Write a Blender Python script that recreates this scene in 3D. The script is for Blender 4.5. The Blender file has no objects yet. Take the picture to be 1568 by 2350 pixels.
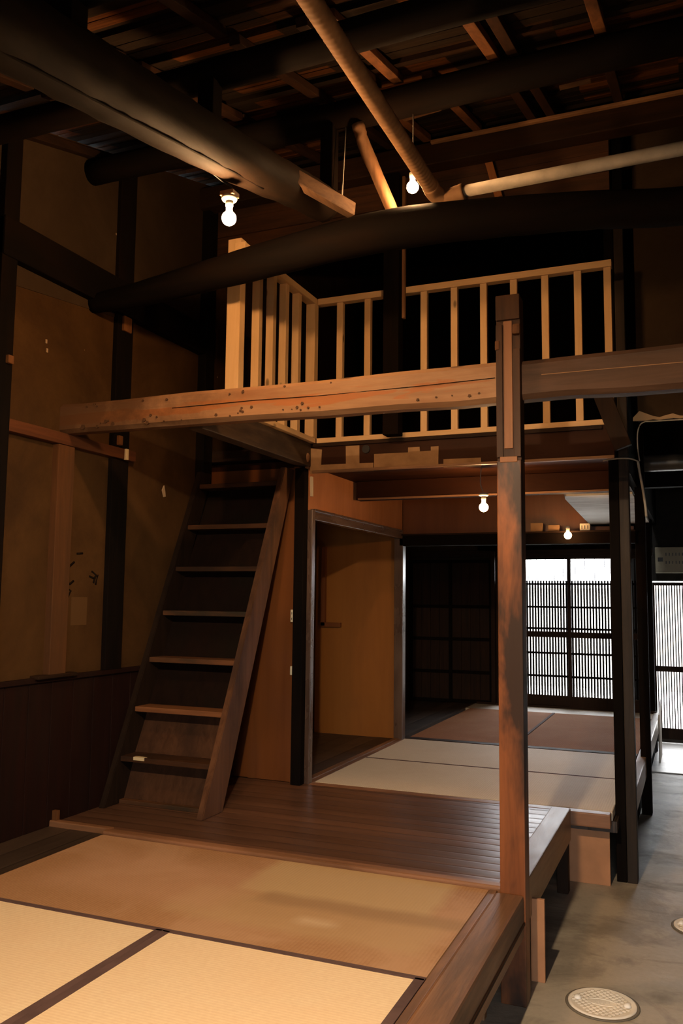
import bpy, bmesh, math, random
from mathutils import Vector, Matrix
random.seed(7)
C = bpy.context.scene.collection
S = bpy.context.scene
PI = math.pi

# ------------------------------------------------------------------ camera
cam_d = bpy.data.cameras.new('camera'); cam = bpy.data.objects.new('camera', cam_d); C.objects.link(cam)
S.camera = cam
cam_d.sensor_fit = 'VERTICAL'; cam_d.sensor_height = 36.0; cam_d.lens = 1950.0 / 2350.0 * 36.0
cam_d.clip_start = 0.05; cam_d.clip_end = 200
pit, yaw, roll = 0.100, 0.3935, -0.0105
cam.location = (0, 0, 1.72)
fwd = Vector((-math.sin(yaw) * math.cos(pit), math.cos(yaw) * math.cos(pit), math.sin(pit)))
right = Vector((math.cos(yaw), math.sin(yaw), 0)); up = right.cross(fwd)
r2 = right * math.cos(roll) - up * math.sin(roll); u2 = up * math.cos(roll) + right * math.sin(roll)
M = Matrix((r2, u2, -fwd)).transposed()
cam.rotation_euler = M.to_euler()

# ------------------------------------------------------------------ view / world / daylight
S.view_settings.view_transform = 'Standard'; S.view_settings.look = 'None'
S.view_settings.gamma = 1.0; S.view_settings.use_curve_mapping = False
S.view_settings.exposure = 0.0
S.cycles.max_bounces = 8; S.cycles.diffuse_bounces = 5; S.cycles.sample_clamp_indirect = 4.0
S.cycles.use_denoising = True
W = bpy.data.worlds.new('sky'); S.world = W; W.use_nodes = True
bg = W.node_tree.nodes['Background']; bg.inputs[0].default_value = (0.95, 0.97, 1.0, 1); bg.inputs[1].default_value = 19.0

def portal(loc, rot, sx, sy):
    d = bpy.data.lights.new('daylight_portal', 'AREA'); d.shape = 'RECTANGLE'; d.size = sx; d.size_y = sy
    d.cycles.is_portal = True
    o = bpy.data.objects.new('daylight_portal', d); C.objects.link(o); o.location = loc; o.rotation_euler = rot
portal((-1.45, 10.62, 1.38), (PI/2, 0, PI), 1.9, 1.75)
portal((-0.1, 11.5, 1.05), (PI/2, 0, PI), 1.5, 1.9)
portal((0.50, -2.45, 1.0), (PI/2, 0, 0), 1.1, 1.95)

# ------------------------------------------------------------------ materials
def new_mat(name):
    m = bpy.data.materials.new(name); m.use_nodes = True
    nt = m.node_tree; b = nt.nodes['Principled BSDF']
    return m, nt, b
def N(nt, t, **kw):
    n = nt.nodes.new(t)
    for k, v in kw.items(): setattr(n, k, v)
    return n
def ramp(nt, src, stops):
    r = N(nt, 'ShaderNodeValToRGB'); nt.links.new(src, r.inputs[0])
    e = r.color_ramp.elements
    while len(e) < len(stops): e.new(0.5)
    for i, (p, c) in enumerate(stops):
        e[i].position = p; e[i].color = (*c, 1) if len(c) == 3 else c
    return r.outputs[0]
def coords(nt, scale, rnd=True):
    tc = N(nt, 'ShaderNodeTexCoord'); mp = N(nt, 'ShaderNodeMapping'); mp.inputs['Scale'].default_value = scale
    if rnd:
        oi = N(nt, 'ShaderNodeObjectInfo'); mu = N(nt, 'ShaderNodeMath', operation='MULTIPLY'); mu.inputs[1].default_value = 37.0
        nt.links.new(oi.outputs['Random'], mu.inputs[0])
        ad = N(nt, 'ShaderNodeVectorMath', operation='ADD')
        nt.links.new(tc.outputs['Object'], ad.inputs[0]); nt.links.new(mu.outputs[0], ad.inputs[1])
        nt.links.new(ad.outputs[0], mp.inputs[0])
    else:
        nt.links.new(tc.outputs['Object'], mp.inputs[0])
    return mp.outputs[0]
def noise(nt, vec, scale, detail=4, rough=.55, dist=0):
    n = N(nt, 'ShaderNodeTexNoise'); n.inputs['Scale'].default_value = scale; n.inputs['Detail'].default_value = detail
    n.inputs['Roughness'].default_value = rough; n.inputs['Distortion'].default_value = dist
    nt.links.new(vec, n.inputs['Vector']); return n.outputs[0]
def mixc(nt, fac, a, b, mode='MIX'):
    m = N(nt, 'ShaderNodeMix', data_type='RGBA', blend_type=mode)
    for s, v in ((m.inputs[0], fac), (m.inputs[6], a), (m.inputs[7], b)):
        if hasattr(v, 'links'): nt.links.new(v, s)
        elif isinstance(v, (int, float)): s.default_value = v
        else: s.default_value = (*v, 1)
    return m.outputs[2]
def bump(nt, b, h, strength=.3, dist=.01):
    bp = N(nt, 'ShaderNodeBump'); bp.inputs['Strength'].default_value = strength; bp.inputs['Distance'].default_value = dist
    nt.links.new(h, bp.inputs['Height']); nt.links.new(bp.outputs[0], b.inputs['Normal'])
def setspec(b, v): b.inputs['Specular IOR Level'].default_value = v

def wood(name, c1, c2, axis='X', rough=.6, spec=.3, stain=None, stain_amt=.5, grain=26, bs=.35, rr=.12, stain_lo=.48, stain_hi=.66, knots=0):
    """c1 base, c2 grain; stretched along axis; stain = (colour) blotches"""
    m, nt, b = new_mat(name)
    sc = {'X': (.07, 1, 1), 'Y': (1, .07, 1), 'Z': (1, 1, .07)}[axis]
    v = coords(nt, sc)
    g = noise(nt, v, grain, 6, .65, .6)
    col = ramp(nt, g, [(.3, c2), (.62, c1)])
    sc2 = {'X': (.35, 1, 1), 'Y': (1, .35, 1), 'Z': (1, 1, .35)}[axis]
    v2 = coords(nt, sc2)
    big = noise(nt, v2, 3.2, 5, .6, .3)
    if stain is not None:
        f = ramp(nt, big, [(stain_lo, (0, 0, 0)), (stain_hi, (stain_amt,) * 3)])
        col = mixc(nt, f, col, stain)
    if knots:
        sk = {'X': (.45, 1, 1), 'Y': (1, .45, 1), 'Z': (1, 1, .45)}[axis]
        vo = N(nt, 'ShaderNodeTexVoronoi'); vo.inputs['Scale'].default_value = knots; nt.links.new(coords(nt, sk), vo.inputs['Vector'])
        col = mixc(nt, ramp(nt, vo.outputs['Distance'], [(.03, (.95,) * 3), (.075, (.7,) * 3), (.11, (0,) * 3)]), col, tuple(x * .25 for x in c2))
    nt.links.new(col, b.inputs['Base Color'])
    rg = N(nt, 'ShaderNodeMapRange'); nt.links.new(big, rg.inputs[0]); rg.inputs[1].default_value = .3; rg.inputs[2].default_value = .7
    rg.inputs[3].default_value = max(.05, rough - rr); rg.inputs[4].default_value = min(1, rough + rr)
    nt.links.new(rg.outputs[0], b.inputs['Roughness']); setspec(b, spec)
    bump(nt, b, g, bs, .004)
    return m
def plain(name, c, rough=.6, spec=.3, metal=0, bumpy=0, var=0):
    m, nt, b = new_mat(name)
    b.inputs['Base Color'].default_value = (*c, 1); b.inputs['Roughness'].default_value = rough; setspec(b, spec)
    b.inputs['Metallic'].default_value = metal
    v = coords(nt, (1, 1, 1)); n = noise(nt, v, 9, 5)
    if var: nt.links.new(ramp(nt, n, [(.3, tuple(x * (1 - var) for x in c)), (.7, tuple(min(1, x * (1 + var * .5)) for x in c))]), b.inputs['Base Color'])
    if bumpy: bump(nt, b, n, bumpy, .01)
    return m

SOOT1, SOOT2 = (.006, .004, .003), (.0035, .0028, .0024)
M_soot = {a: wood('sooty_wood_' + a, SOOT1, SOOT2, a, .85, .05, (.011, .0055, .003), .6) for a in 'XYZ'}
M_dark = {a: wood('dark_brown_wood_' + a, (.028, .012, .005), (.013, .0065, .0035), a, .65, .12, (.02, .012, .008), .7) for a in 'XYZ'}
M_old = {a: wood('old_pine_' + a, (.30, .155, .07), (.15, .07, .032), a, .55, .3, (.10, .055, .03), .75) for a in 'XYZ'}
def end_darkening(m, x0, x1, c):
    # patchy darkening that gets denser towards one end of a timber
    nt = m.node_tree; b = nt.nodes['Principled BSDF']; src = b.inputs['Base Color'].links[0].from_socket
    tc = N(nt, 'ShaderNodeTexCoord'); sp = N(nt, 'ShaderNodeSeparateXYZ'); nt.links.new(tc.outputs['Object'], sp.inputs[0])
    mr = N(nt, 'ShaderNodeMapRange'); nt.links.new(sp.outputs['X'], mr.inputs[0]); mr.inputs[1].default_value = x0; mr.inputs[2].default_value = x1
    mr.inputs[3].default_value = .62; mr.inputs[4].default_value = -.25
    n = noise(nt, tc.outputs['Object'], 7, 5, .65); ad = N(nt, 'ShaderNodeMath', operation='ADD'); nt.links.new(mr.outputs[0], ad.inputs[0]); nt.links.new(n, ad.inputs[1])
    f = ramp(nt, ad.outputs[0], [(.48, (0,) * 3), (.95, (.85,) * 3)])
    nt.links.new(mixc(nt, f, src, c), b.inputs['Base Color'])
M_climb = wood('climbing_beam_wood', (.014, .0075, .004), (.007, .0045, .003), 'Y', .75, .08, (.005, .005, .004), .8, 14)
M_beam = wood('scraped_pine_beam', (.27, .145, .072), (.20, .10, .047), 'X', .6, .2, (.17, .07, .028), .7, 18, .3, knots=4.2)
def scraped_band(m, z0, z1, c):
    # shaved heartwood showing orange along the middle of the face
    nt = m.node_tree; b = nt.nodes['Principled BSDF']; src = b.inputs['Base Color'].links[0].from_socket
    tc = N(nt, 'ShaderNodeTexCoord'); sp = N(nt, 'ShaderNodeSeparateXYZ'); nt.links.new(tc.outputs['Object'], sp.inputs[0])
    mp = N(nt, 'ShaderNodeMapping'); mp.inputs['Scale'].default_value = (.3, 1, 2.2); nt.links.new(tc.outputs['Object'], mp.inputs[0])
    n = noise(nt, mp.outputs[0], 7, 6, .6, .6)
    d = N(nt, 'ShaderNodeMath', operation='SUBTRACT'); nt.links.new(sp.outputs['Z'], d.inputs[0]); d.inputs[1].default_value = (z0 + z1) / 2
    a = N(nt, 'ShaderNodeMath', operation='ABSOLUTE'); nt.links.new(d.outputs[0], a.inputs[0])
    k = N(nt, 'ShaderNodeMath', operation='MULTIPLY_ADD'); nt.links.new(a.outputs[0], k.inputs[0]); k.inputs[1].default_value = -.28 / ((z1 - z0) / 2); nt.links.new(n, k.inputs[2])
    nt.links.new(mixc(nt, ramp(nt, k.outputs[0], [(.36, (0,) * 3), (.41, (.85,) * 3)]), src, c), b.inputs['Base Color'])
scraped_band(M_beam, .045, .145, (.26, .090, .026))
end_darkening(M_beam, -1.25, .2, (.075, .034, .015))
M_beam2 = wood('weathered_beam', (.075, .038, .022), (.042, .022, .013), 'X', .65, .15, (.055, .027, .014), .7, 22)
M_post = wood('rubbed_cedar_post', (.24, .080, .026), (.13, .042, .015), 'Z', .42, .25, (.025, .014, .009), .95, 12, .2, .12, .45, .58)
M_postpale = wood('bare_wood_strip', (.20, .082, .032), (.14, .055, .02), 'Z', .6, .3, (.2, .09, .04), .5)
M_new = {a: wood('new_pine_' + a, (.72, .47, .24), (.64, .40, .18), a, .5, .3, (.5, .28, .12), .4, 14, .12, knots=6.5) for a in 'XYZ'}
M_sill = wood('worn_sill', (.24, .115, .055), (.085, .042, .024), 'Y', .45, .3, (.10, .062, .045), .75, 16, .6)
M_sillX = wood('worn_sill_across', (.24, .115, .055), (.12, .055, .028), 'X', .42, .4, (.32, .15, .075), .6, 16, .4)
M_sillpale = wood('polished_pale_sill', (.32, .20, .11), (.17, .095, .05), 'Y', .4, .35, (.42, .29, .17), .6, 14, .4)
M_ply = wood('orange_plywood', (.155, .052, .014), (.115, .036, .009), 'Z', .42, .4, (.14, .042, .012), .5, 8, .05)
M_plyd = wood('brown_plywood', (.038, .012, .004), (.027, .009, .0035), 'X', .6, .1, (.016, .006, .003), .6, 8, .08)
M_plyfresh = wood('fresh_plywood', (.42, .17, .065), (.34, .13, .045), 'Z', .5, .3, (.24, .09, .035), .4, 8, .05)
M_door = wood('fusuma_board', (.26, .10, .020), (.23, .085, .016), 'Z', .55, .2, (.19, .07, .017), .4, 7, .03)
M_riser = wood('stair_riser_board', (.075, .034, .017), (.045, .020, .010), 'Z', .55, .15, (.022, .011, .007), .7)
M_riserd = wood('shaded_riser_board', (.012, .006, .004), (.007, .004, .003), 'Z', .7, .05, (.008, .006, .004), .7)  # shade of the upper stair put into the riser colour
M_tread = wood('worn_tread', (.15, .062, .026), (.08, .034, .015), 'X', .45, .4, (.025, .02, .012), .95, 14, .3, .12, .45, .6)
M_treadd = wood('shaded_tread', (.075, .030, .012), (.03, .014, .007), 'X', .5, .3, (.012, .008, .006), .95, 14, .3, .12, .45, .6)  # upper stair's shade put into the tread colour; lowest tread shares it
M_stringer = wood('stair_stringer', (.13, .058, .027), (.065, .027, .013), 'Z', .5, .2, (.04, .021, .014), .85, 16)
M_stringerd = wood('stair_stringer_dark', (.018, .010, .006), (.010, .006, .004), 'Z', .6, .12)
M_lac = wood('shiny_dark_trim', (.09, .055, .04), (.05, .03, .022), 'Z', .28, .6, (.15, .1, .07), .5)
M_lacY = wood('shiny_dark_lintel', (.09, .055, .04), (.05, .03, .022), 'Y', .28, .6, (.2, .12, .08), .5)
M_wains = wood('wainscot_board', (.016, .006, .0045), (.010, .005, .004), 'Z', .6, .1, (.015, .008, .006), .6)
M_peg2 = wood('dark_peg_wood', (.11, .045, .016), (.06, .024, .010), 'Z', .7, .15)
M_peg = wood('orange_peg_wood', (.16, .065, .022), (.09, .035, .013), 'Z', .7, .15)
M_card = plain('kraft_cardboard', (.33, .19, .09), .8, .15, var=.25)
M_white = plain('white_porcelain', (.42, .40, .35), .4, .3)
M_cream = plain('cream_plastic', (.62, .55, .40), .45, .4)
M_box = plain('panel_beige', (.34, .30, .20), .5, .4, var=.1)
M_black = plain('black_plastic', (.012, .012, .012), .4, .4)
M_wire = plain('grey_cable', (.35, .32, .27), .5, .4)
M_heri = plain('brown_cloth_border', (.11, .066, .060), .85, .15, var=.25)
M_ink = plain('black_ink', (.010, .007, .005), 1.0, 0.0)
M_chip = plain('pale_plaster_chip', (.40, .28, .17), .9, .1)
M_manpale = plain('cast_cover_pale', (.92, .86, .76), .6, .35, var=.15, bumpy=.2)
M_pipe = plain('galvanised_pipe', (.46, .41, .33), .55, .4, 0, .25, .3)
M_hose = plain('brown_spiral_hose', (.30, .165, .08), .75, .2, 0, .25, .3)
M_tape = plain('masking_tape', (.62, .5, .3), .7, .2)
M_underfloor = plain('underfloor_board', (.42, .20, .095), .6, .3, var=.15)

def tatami(name, c1, c2, stain=None, amt=.5, axis='Y', lo=.42, hi=.68, rg=.65, sp=.2):
    m, nt, b = new_mat(name)
    # fine rush ribs across the mat plus slow fading
    tc = N(nt, 'ShaderNodeTexCoord')
    w = N(nt, 'ShaderNodeTexWave', wave_type='BANDS', bands_direction=axis, wave_profile='SIN')
    w.inputs['Scale'].default_value = 21; w.inputs['Distortion'].default_value = .6; w.inputs['Detail'].default_value = 1
    nt.links.new(tc.outputs['Object'], w.inputs['Vector'])
    v = coords(nt, (1, 1, 1), False)
    n = noise(nt, v, 1.7, 6, .6, .4)
    n2 = noise(nt, v, 60, 3)
    col = ramp(nt, n2, [(.3, c2), (.7, c1)])
    col = mixc(nt, ramp(nt, w.outputs[1], [(0, (.16,) * 3), (.5, (0,) * 3)]), col, c2, 'MULTIPLY')
    if stain: col = mixc(nt, ramp(nt, n, [(lo, (0,) * 3), (hi, (amt,) * 3)]), col, stain)
    nt.links.new(col, b.inputs['Base Color']); b.inputs['Roughness'].default_value = rg; setspec(b, sp)
    bump(nt, b, w.outputs[1], .25, .002)
    return m
M_tat_new = tatami('fresh_tatami', (.80, .65, .44), (.75, .59, .39), (.78, .54, .32), .4, 'Y')
M_tat_old = tatami('sunburnt_tatami', (.40, .225, .115), (.36, .195, .095), (.45, .27, .155), .8, 'X', .50, .62)
def fade_patch(m, boxes):
    # squarish patches where things once stood and the rush kept its paler colour
    nt = m.node_tree; b = nt.nodes['Principled BSDF']; src = b.inputs['Base Color'].links[0].from_socket
    tc = N(nt, 'ShaderNodeTexCoord'); wob = noise(nt, tc.outputs['Object'], 5, 3)
    ad = N(nt, 'ShaderNodeVectorMath', operation='MULTIPLY_ADD'); nt.links.new(wob, ad.inputs[0]); ad.inputs[1].default_value = (.06,) * 3
    nt.links.new(tc.outputs['Object'], ad.inputs[2])
    sp = N(nt, 'ShaderNodeSeparateXYZ'); nt.links.new(ad.outputs[0], sp.inputs[0])
    for (x0, x1, y0, y1, c, amt, soft) in boxes:
        fs = []
        for ax, lo, hi in (('X', x0, x1), ('Y', y0, y1)):
            for (a, b_) in ((lo - soft, lo + soft), (hi + soft, hi - soft)):
                mr = N(nt, 'ShaderNodeMapRange'); nt.links.new(sp.outputs[ax], mr.inputs[0]); mr.inputs[1].default_value = a; mr.inputs[2].default_value = b_; fs.append(mr.outputs[0])
        p = fs[0]
        for f in fs[1:]:
            mu = N(nt, 'ShaderNodeMath', operation='MULTIPLY'); nt.links.new(p, mu.inputs[0]); nt.links.new(f, mu.inputs[1]); p = mu.outputs[0]
        mu = N(nt, 'ShaderNodeMath', operation='MULTIPLY'); nt.links.new(p, mu.inputs[0]); mu.inputs[1].default_value = amt
        src = mixc(nt, mu.outputs[0], src, c)
    nt.links.new(src, b.inputs['Base Color'])
fade_patch(M_tat_old, [(.05, .92, .06, .52, (.48, .34, .18), .85, .03), (-.12, 1.0, -.28, .05, (.44, .29, .15), .7, .04), (.2, 1.2, -.02, .10, (.30, .185, .095), .7, .03),
                       (-.8, .1, -.22, .30, (.47, .275, .165), .55, .08), (.45, .62, -.17, -.11, (.56, .41, .26), .7, .03)])
M_tat_white = tatami('bleached_tatami', (.66, .59, .49), (.61, .54, .44), (.52, .42, .31), .3, 'X')
M_tat_brown = tatami('brown_tatami', (.34, .155, .075), (.29, .125, .058), (.40, .20, .105), .4, 'X', rg=.85, sp=.06)

def m_plaster(name, c1, c2, c3):
    m, nt, b = new_mat(name)
    v = coords(nt, (1, 1, 1), False)
    a = noise(nt, v, 1.3, 6, .62, .5); f = noise(nt, v, 14, 6, .7)
    col = ramp(nt, a, [(.38, c2), (.52, c1), (.64, c3)])
    col = mixc(nt, .25, col, ramp(nt, f, [(.3, c2), (.7, c3)]))
    vo = N(nt, 'ShaderNodeTexVoronoi'); vo.inputs['Scale'].default_value = 3.2; nt.links.new(v, vo.inputs['Vector'])
    col = mixc(nt, ramp(nt, vo.outputs['Distance'], [(.018, (.8,) * 3), (.026, (0,) * 3)]), col, (.55, .42, .28))
    nt.links.new(col, b.inputs['Base Color']); b.inputs['Roughness'].default_value = .85; setspec(b, .15)
    bump(nt, b, f, .35, .01)
    return m
M_plaster = m_plaster('mud_plaster', (.055, .025, .0070), (.030, .0135, .004), (.075, .036, .011))
M_plasterd = m_plaster('smoked_mud_plaster', (.04, .024, .012), (.03, .017, .009), (.055, .034, .018))

def m_floorboards(name, c1, c2, axis, width, rough):
    """axis = plank direction"""
    m, nt, b = new_mat(name)
    tc = N(nt, 'ShaderNodeTexCoord'); sp = N(nt, 'ShaderNodeSeparateXYZ'); nt.links.new(tc.outputs['Object'], sp.inputs[0])
    d = N(nt, 'ShaderNodeMath', operation='DIVIDE'); nt.links.new(sp.outputs['Y' if axis == 'X' else 'X'], d.inputs[0]); d.inputs[1].default_value = width
    fl = N(nt, 'ShaderNodeMath', operation='FLOOR'); nt.links.new(d.outputs[0], fl.inputs[0])
    fr = N(nt, 'ShaderNodeMath', operation='FRACT'); nt.links.new(d.outputs[0], fr.inputs[0])
    wn = N(nt, 'ShaderNodeTexWhiteNoise', noise_dimensions='1D'); nt.links.new(fl.outputs[0], wn.inputs['W'])
    v = coords(nt, (.08, 1, 1) if axis == 'X' else (1, .08, 1), False)
    g = noise(nt, v, 22, 6, .65, .4); col = ramp(nt, g, [(.3, c2), (.65, c1)])
    tint = ramp(nt, wn.outputs['Value'], [(0, (.68,) * 3), (1, (1.15, 1.1, 1.05))])
    col = mixc(nt, 1.0, col, tint, 'MULTIPLY')
    gap = ramp(nt, fr.outputs[0], [(0, (0,) * 3), (.035, (1,) * 3), (.965, (1,) * 3), (1, (0,) * 3)])
    col = mixc(nt, gap, (.012, .008, .006), col)
    nt.links.new(col, b.inputs['Base Color'])
    big = noise(nt, coords(nt, (.5, 1, 1), False), 4, 5)
    rg = N(nt, 'ShaderNodeMapRange'); nt.links.new(big, rg.inputs[0]); rg.inputs[3].default_value = rough - .1; rg.inputs[4].default_value = rough + .16
    nt.links.new(rg.outputs[0], b.inputs['Roughness']); setspec(b, .4)
    cup = ramp(nt, fr.outputs[0], [(0, (0,) * 3), (.12, (.75,) * 3), (.5, (1,) * 3), (.88, (.75,) * 3), (1, (0,) * 3)])
    bump(nt, b, cup, .6, .004)
    return m
M_boards = m_floorboards('polished_floorboards', (.15, .075, .044), (.10, .048, .029), 'X', .105, .32)
M_boardsd = m_floorboards('dull_floorboards', (.065, .042, .028), (.04, .024, .016), 'Y', .16, .5)

def m_roof():
    m, nt, b = new_mat('roof_sheathing')
    tc = N(nt, 'ShaderNodeTexCoord'); sp = N(nt, 'ShaderNodeSeparateXYZ'); nt.links.new(tc.outputs['Object'], sp.inputs[0])
    d = N(nt, 'ShaderNodeMath', operation='DIVIDE'); nt.links.new(sp.outputs['Y'], d.inputs[0]); d.inputs[1].default_value = .12
    fl = N(nt, 'ShaderNodeMath', operation='FLOOR'); nt.links.new(d.outputs[0], fl.inputs[0])
    d2 = N(nt, 'ShaderNodeMath', operation='DIVIDE'); nt.links.new(sp.outputs['X'], d2.inputs[0]); d2.inputs[1].default_value = .55
    fl2 = N(nt, 'ShaderNodeMath', operation='FLOOR'); nt.links.new(d2.outputs[0], fl2.inputs[0])
    cb = N(nt, 'ShaderNodeCombineXYZ'); nt.links.new(fl.outputs[0], cb.inputs[0]); nt.links.new(fl2.outputs[0], cb.inputs[1])
    wn = N(nt, 'ShaderNodeTexWhiteNoise', noise_dimensions='2D'); nt.links.new(cb.outputs[0], wn.inputs['Vector'])
    v = coords(nt, (.08, 1, 1), False); g = noise(nt, v, 24, 6, .7, .5)
    a = ramp(nt, g, [(.3, (.007, .005, .004)), (.7, (.02, .013, .008))])
    bb = ramp(nt, g, [(.35, (.05, .017, .005)), (.65, (.13, .046, .013))])
    col = mixc(nt, ramp(nt, wn.outputs['Value'], [(.62, (0,) * 3), (.80, (.75,) * 3)]), a, bb)
    nt.links.new(col, b.inputs['Base Color']); b.inputs['Roughness'].default_value = .9; setspec(b, .04)
    bump(nt, b, g, .5, .01)
    return m
M_roof = m_roof()

def m_concrete():
    m, nt, b = new_mat('worn_concrete')
    v = coords(nt, (1, 1, 1), False)
    a = noise(nt, v, 1.6, 8, .62, .7); f = noise(nt, v, 30, 5, .7); st = noise(nt, coords(nt, (1, 2.4, 1), False), 2.3, 6, .6, .9)
    col = ramp(nt, a, [(.40, (.27, .235, .19)), (.47, (.38, .33, .265)), (.50, (.44, .39, .31)), (.7, (.47, .42, .34))])
    col = mixc(nt, .25, col, ramp(nt, f, [(.3, (.18, .15, .11)), (.7, (.42, .37, .29))]))
    col = mixc(nt, ramp(nt, st, [(.56, (0,) * 3), (.7, (.55,) * 3)]), col, (.15, .13, .105))
    nt.links.new(col, b.inputs['Base Color']); setspec(b, .45)
    rg = N(nt, 'ShaderNodeMapRange'); nt.links.new(st, rg.inputs[0]); rg.inputs[3].default_value = .42; rg.inputs[4].default_value = .75
    nt.links.new(rg.outputs[0], b.inputs['Roughness'])
    bump(nt, b, a, .5, .02)
    return m
M_conc = m_concrete()
def emis(name, c, s):
    m = bpy.data.materials.new(name); m.use_nodes = True; nt = m.node_tree
    for n in list(nt.nodes): nt.nodes.remove(n)
    o = N(nt, 'ShaderNodeOutputMaterial'); e = N(nt, 'ShaderNodeEmission'); e.inputs[0].default_value = (*c, 1); e.inputs[1].default_value = s
    nt.links.new(e.outputs[0], o.inputs[0]); return m
WARM = (1.0, .54, .23)
M_bulb = {k: emis('glowing_bulb_' + k, w_, v) for k, v, w_ in (('a', 1500, WARM), ('b', 520, WARM), ('c', 500, WARM), ('d', 90, WARM), ('e', 10000, (1.0, .72, .45)))}
M_bright_ceiling = wood('pale_ceiling_board', (.88, .84, .76), (.70, .64, .55), 'X', .45, .4, (.45, .38, .3), .6, 10)
M_ext = plain('street_plaster', (.70, .67, .62), .9, .1, var=.15)
M_extw = plain('street_timber', (.16, .10, .07), .8, .2, var=.3)

# ------------------------------------------------------------------ mesh helpers
class MB:
    def __init__(s): s.bm = bmesh.new()
    def hexa(s, vs, bev=0):
        """8 verts: 0-3 bottom loop, 4-7 top loop"""
        t = bmesh.new(); v = [t.verts.new(p) for p in vs]
        for f in ((0, 3, 2, 1), (4, 5, 6, 7), (0, 1, 5, 4), (1, 2, 6, 5), (2, 3, 7, 6), (3, 0, 4, 7)): t.faces.new([v[i] for i in f])
        bmesh.ops.recalc_face_normals(t, faces=t.faces)
        if bev: bmesh.ops.bevel(t, geom=list(t.edges), offset=bev, segments=2, profile=.6, affect='EDGES')
        s.merge(t); return s
    def merge(s, t):
        me = bpy.data.meshes.new('tmp'); t.to_mesh(me); t.free(); s.bm.from_mesh(me); bpy.data.meshes.remove(me)
    def box(s, x0, x1, y0, y1, z0, z1, bev=0):
        return s.hexa([(x0, y0, z0), (x1, y0, z0), (x1, y1, z0), (x0, y1, z0), (x0, y0, z1), (x1, y0, z1), (x1, y1, z1), (x0, y1, z1)], bev)
    def bar(s, a, b, w, h, bev=0, up=(0, 0, 1)):
        a = Vector(a); b = Vector(b); d = (b - a).normalized(); u = Vector(up)
        sd = d.cross(u).normalized() * w / 2; uu = sd.cross(d).normalized() * h / 2
        P = []
        for q in (-uu, uu):
            for e, g in ((a, -sd), (a, sd), (b, sd), (b, -sd)): P.append(e + g + q)
        return s.hexa(P, bev)
    def prism(s, poly, axis, c0, c1, bev=0):
        """poly in the two other axes (order x,y,z without axis)"""
        t = bmesh.new()
        def mk(p, c):
            if axis == 'Y': return (p[0], c, p[1])
            if axis == 'X': return (c, p[0], p[1])
            return (p[0], p[1], c)
        A = [t.verts.new(mk(p, c0)) for p in poly]; B = [t.verts.new(mk(p, c1)) for p in poly]
        t.faces.new(A); t.faces.new(B[::-1]); n = len(poly)
        for i in range(n): t.faces.new([A[i], B[i], B[(i + 1) % n], A[(i + 1) % n]])
        bmesh.ops.recalc_face_normals(t, faces=t.faces)
        if bev: bmesh.ops.bevel(t, geom=list(t.edges), offset=bev, segments=2, affect='EDGES')
        s.merge(t); return s
    def tube(s, pts, rad, seg=16, jit=0, seed=0, squash=1):
        t = bmesh.new(); rnd = random.Random(seed); rings = []
        pts = [Vector(p) for p in pts]; ph = [rnd.uniform(-1, 1) for _ in range(seg)]
        for i, p in enumerate(pts):
            d = (pts[min(i + 1, len(pts) - 1)] - pts[max(i - 1, 0)]).normalized()
            u = Vector((0, 0, 1)) if abs(d.z) < .9 else Vector((1, 0, 0))
            sd = d.cross(u).normalized(); uu = sd.cross(d).normalized()
            r = rad[i] if isinstance(rad, (list, tuple)) else rad
            ring = []
            for k in range(seg):
                a = 2 * PI * k / seg; rr = r * (1 + jit * ph[k] + jit * .6 * rnd.uniform(-1, 1))
                ring.append(t.verts.new(p + sd * math.cos(a) * rr + uu * math.sin(a) * rr * squash))
            rings.append(ring)
        for i in range(len(rings) - 1):
            for k in range(seg): t.faces.new([rings[i][k], rings[i][(k + 1) % seg], rings[i + 1][(k + 1) % seg], rings[i + 1][k]])
        t.faces.new(rings[0][::-1]); t.faces.new(rings[-1])
        bmesh.ops.recalc_face_normals(t, faces=t.faces)
        for f in t.faces: f.smooth = len(f.verts) == 4
        s.merge(t); return s
    def lathe(s, c, prof, seg=24):
        """prof: list of (r, z) relative to c"""
        c = Vector(c); t = bmesh.new(); rings = []
        for r, z in prof:
            if r < 1e-5: rings.append([t.verts.new(c + Vector((0, 0, z)))])
            else: rings.append([t.verts.new(c + Vector((r * math.cos(2 * PI * k / seg), r * math.sin(2 * PI * k / seg), z))) for k in range(seg)])
        for A, B in zip(rings, rings[1:]):
            for k in range(seg):
                k2 = (k + 1) % seg
                if len(A) == 1 and len(B) == 1: continue
                if len(A) == 1: t.faces.new([A[0], B[k], B[k2]])
                elif len(B) == 1: t.faces.new([A[k], B[0], A[k2]])
                else: t.faces.new([A[k], B[k], B[k2], A[k2]])
        for e in (rings[0], rings[-1]):
            if len(e) > 2: t.faces.new(e)
        bmesh.ops.recalc_face_normals(t, faces=t.faces)
        for f in t.faces: f.smooth = len(f.verts) < 8
        s.merge(t); return s
    def build(s, name, mat, parent=None, label=None, cat=None, group=None, kind=None, base=None):
        me = bpy.data.meshes.new(name)
        co = [v.co for v in s.bm.verts]
        if base is None:
            xs = [c.x for c in co]; ys = [c.y for c in co]; zs = [c.z for c in co]
            base = Vector(((min(xs) + max(xs)) / 2, (min(ys) + max(ys)) / 2, min(zs)))
        base = Vector(base)
        for v in s.bm.verts: v.co -= base
        s.bm.to_mesh(me); s.bm.free(); me.materials.append(mat)
        o = bpy.data.objects.new(name, me); C.objects.link(o)
        if parent is not None:
            o.parent = parent; o.location = base - wpos(parent)
        else: o.location = base
        tag(o, label, cat, group, kind); return o
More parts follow.
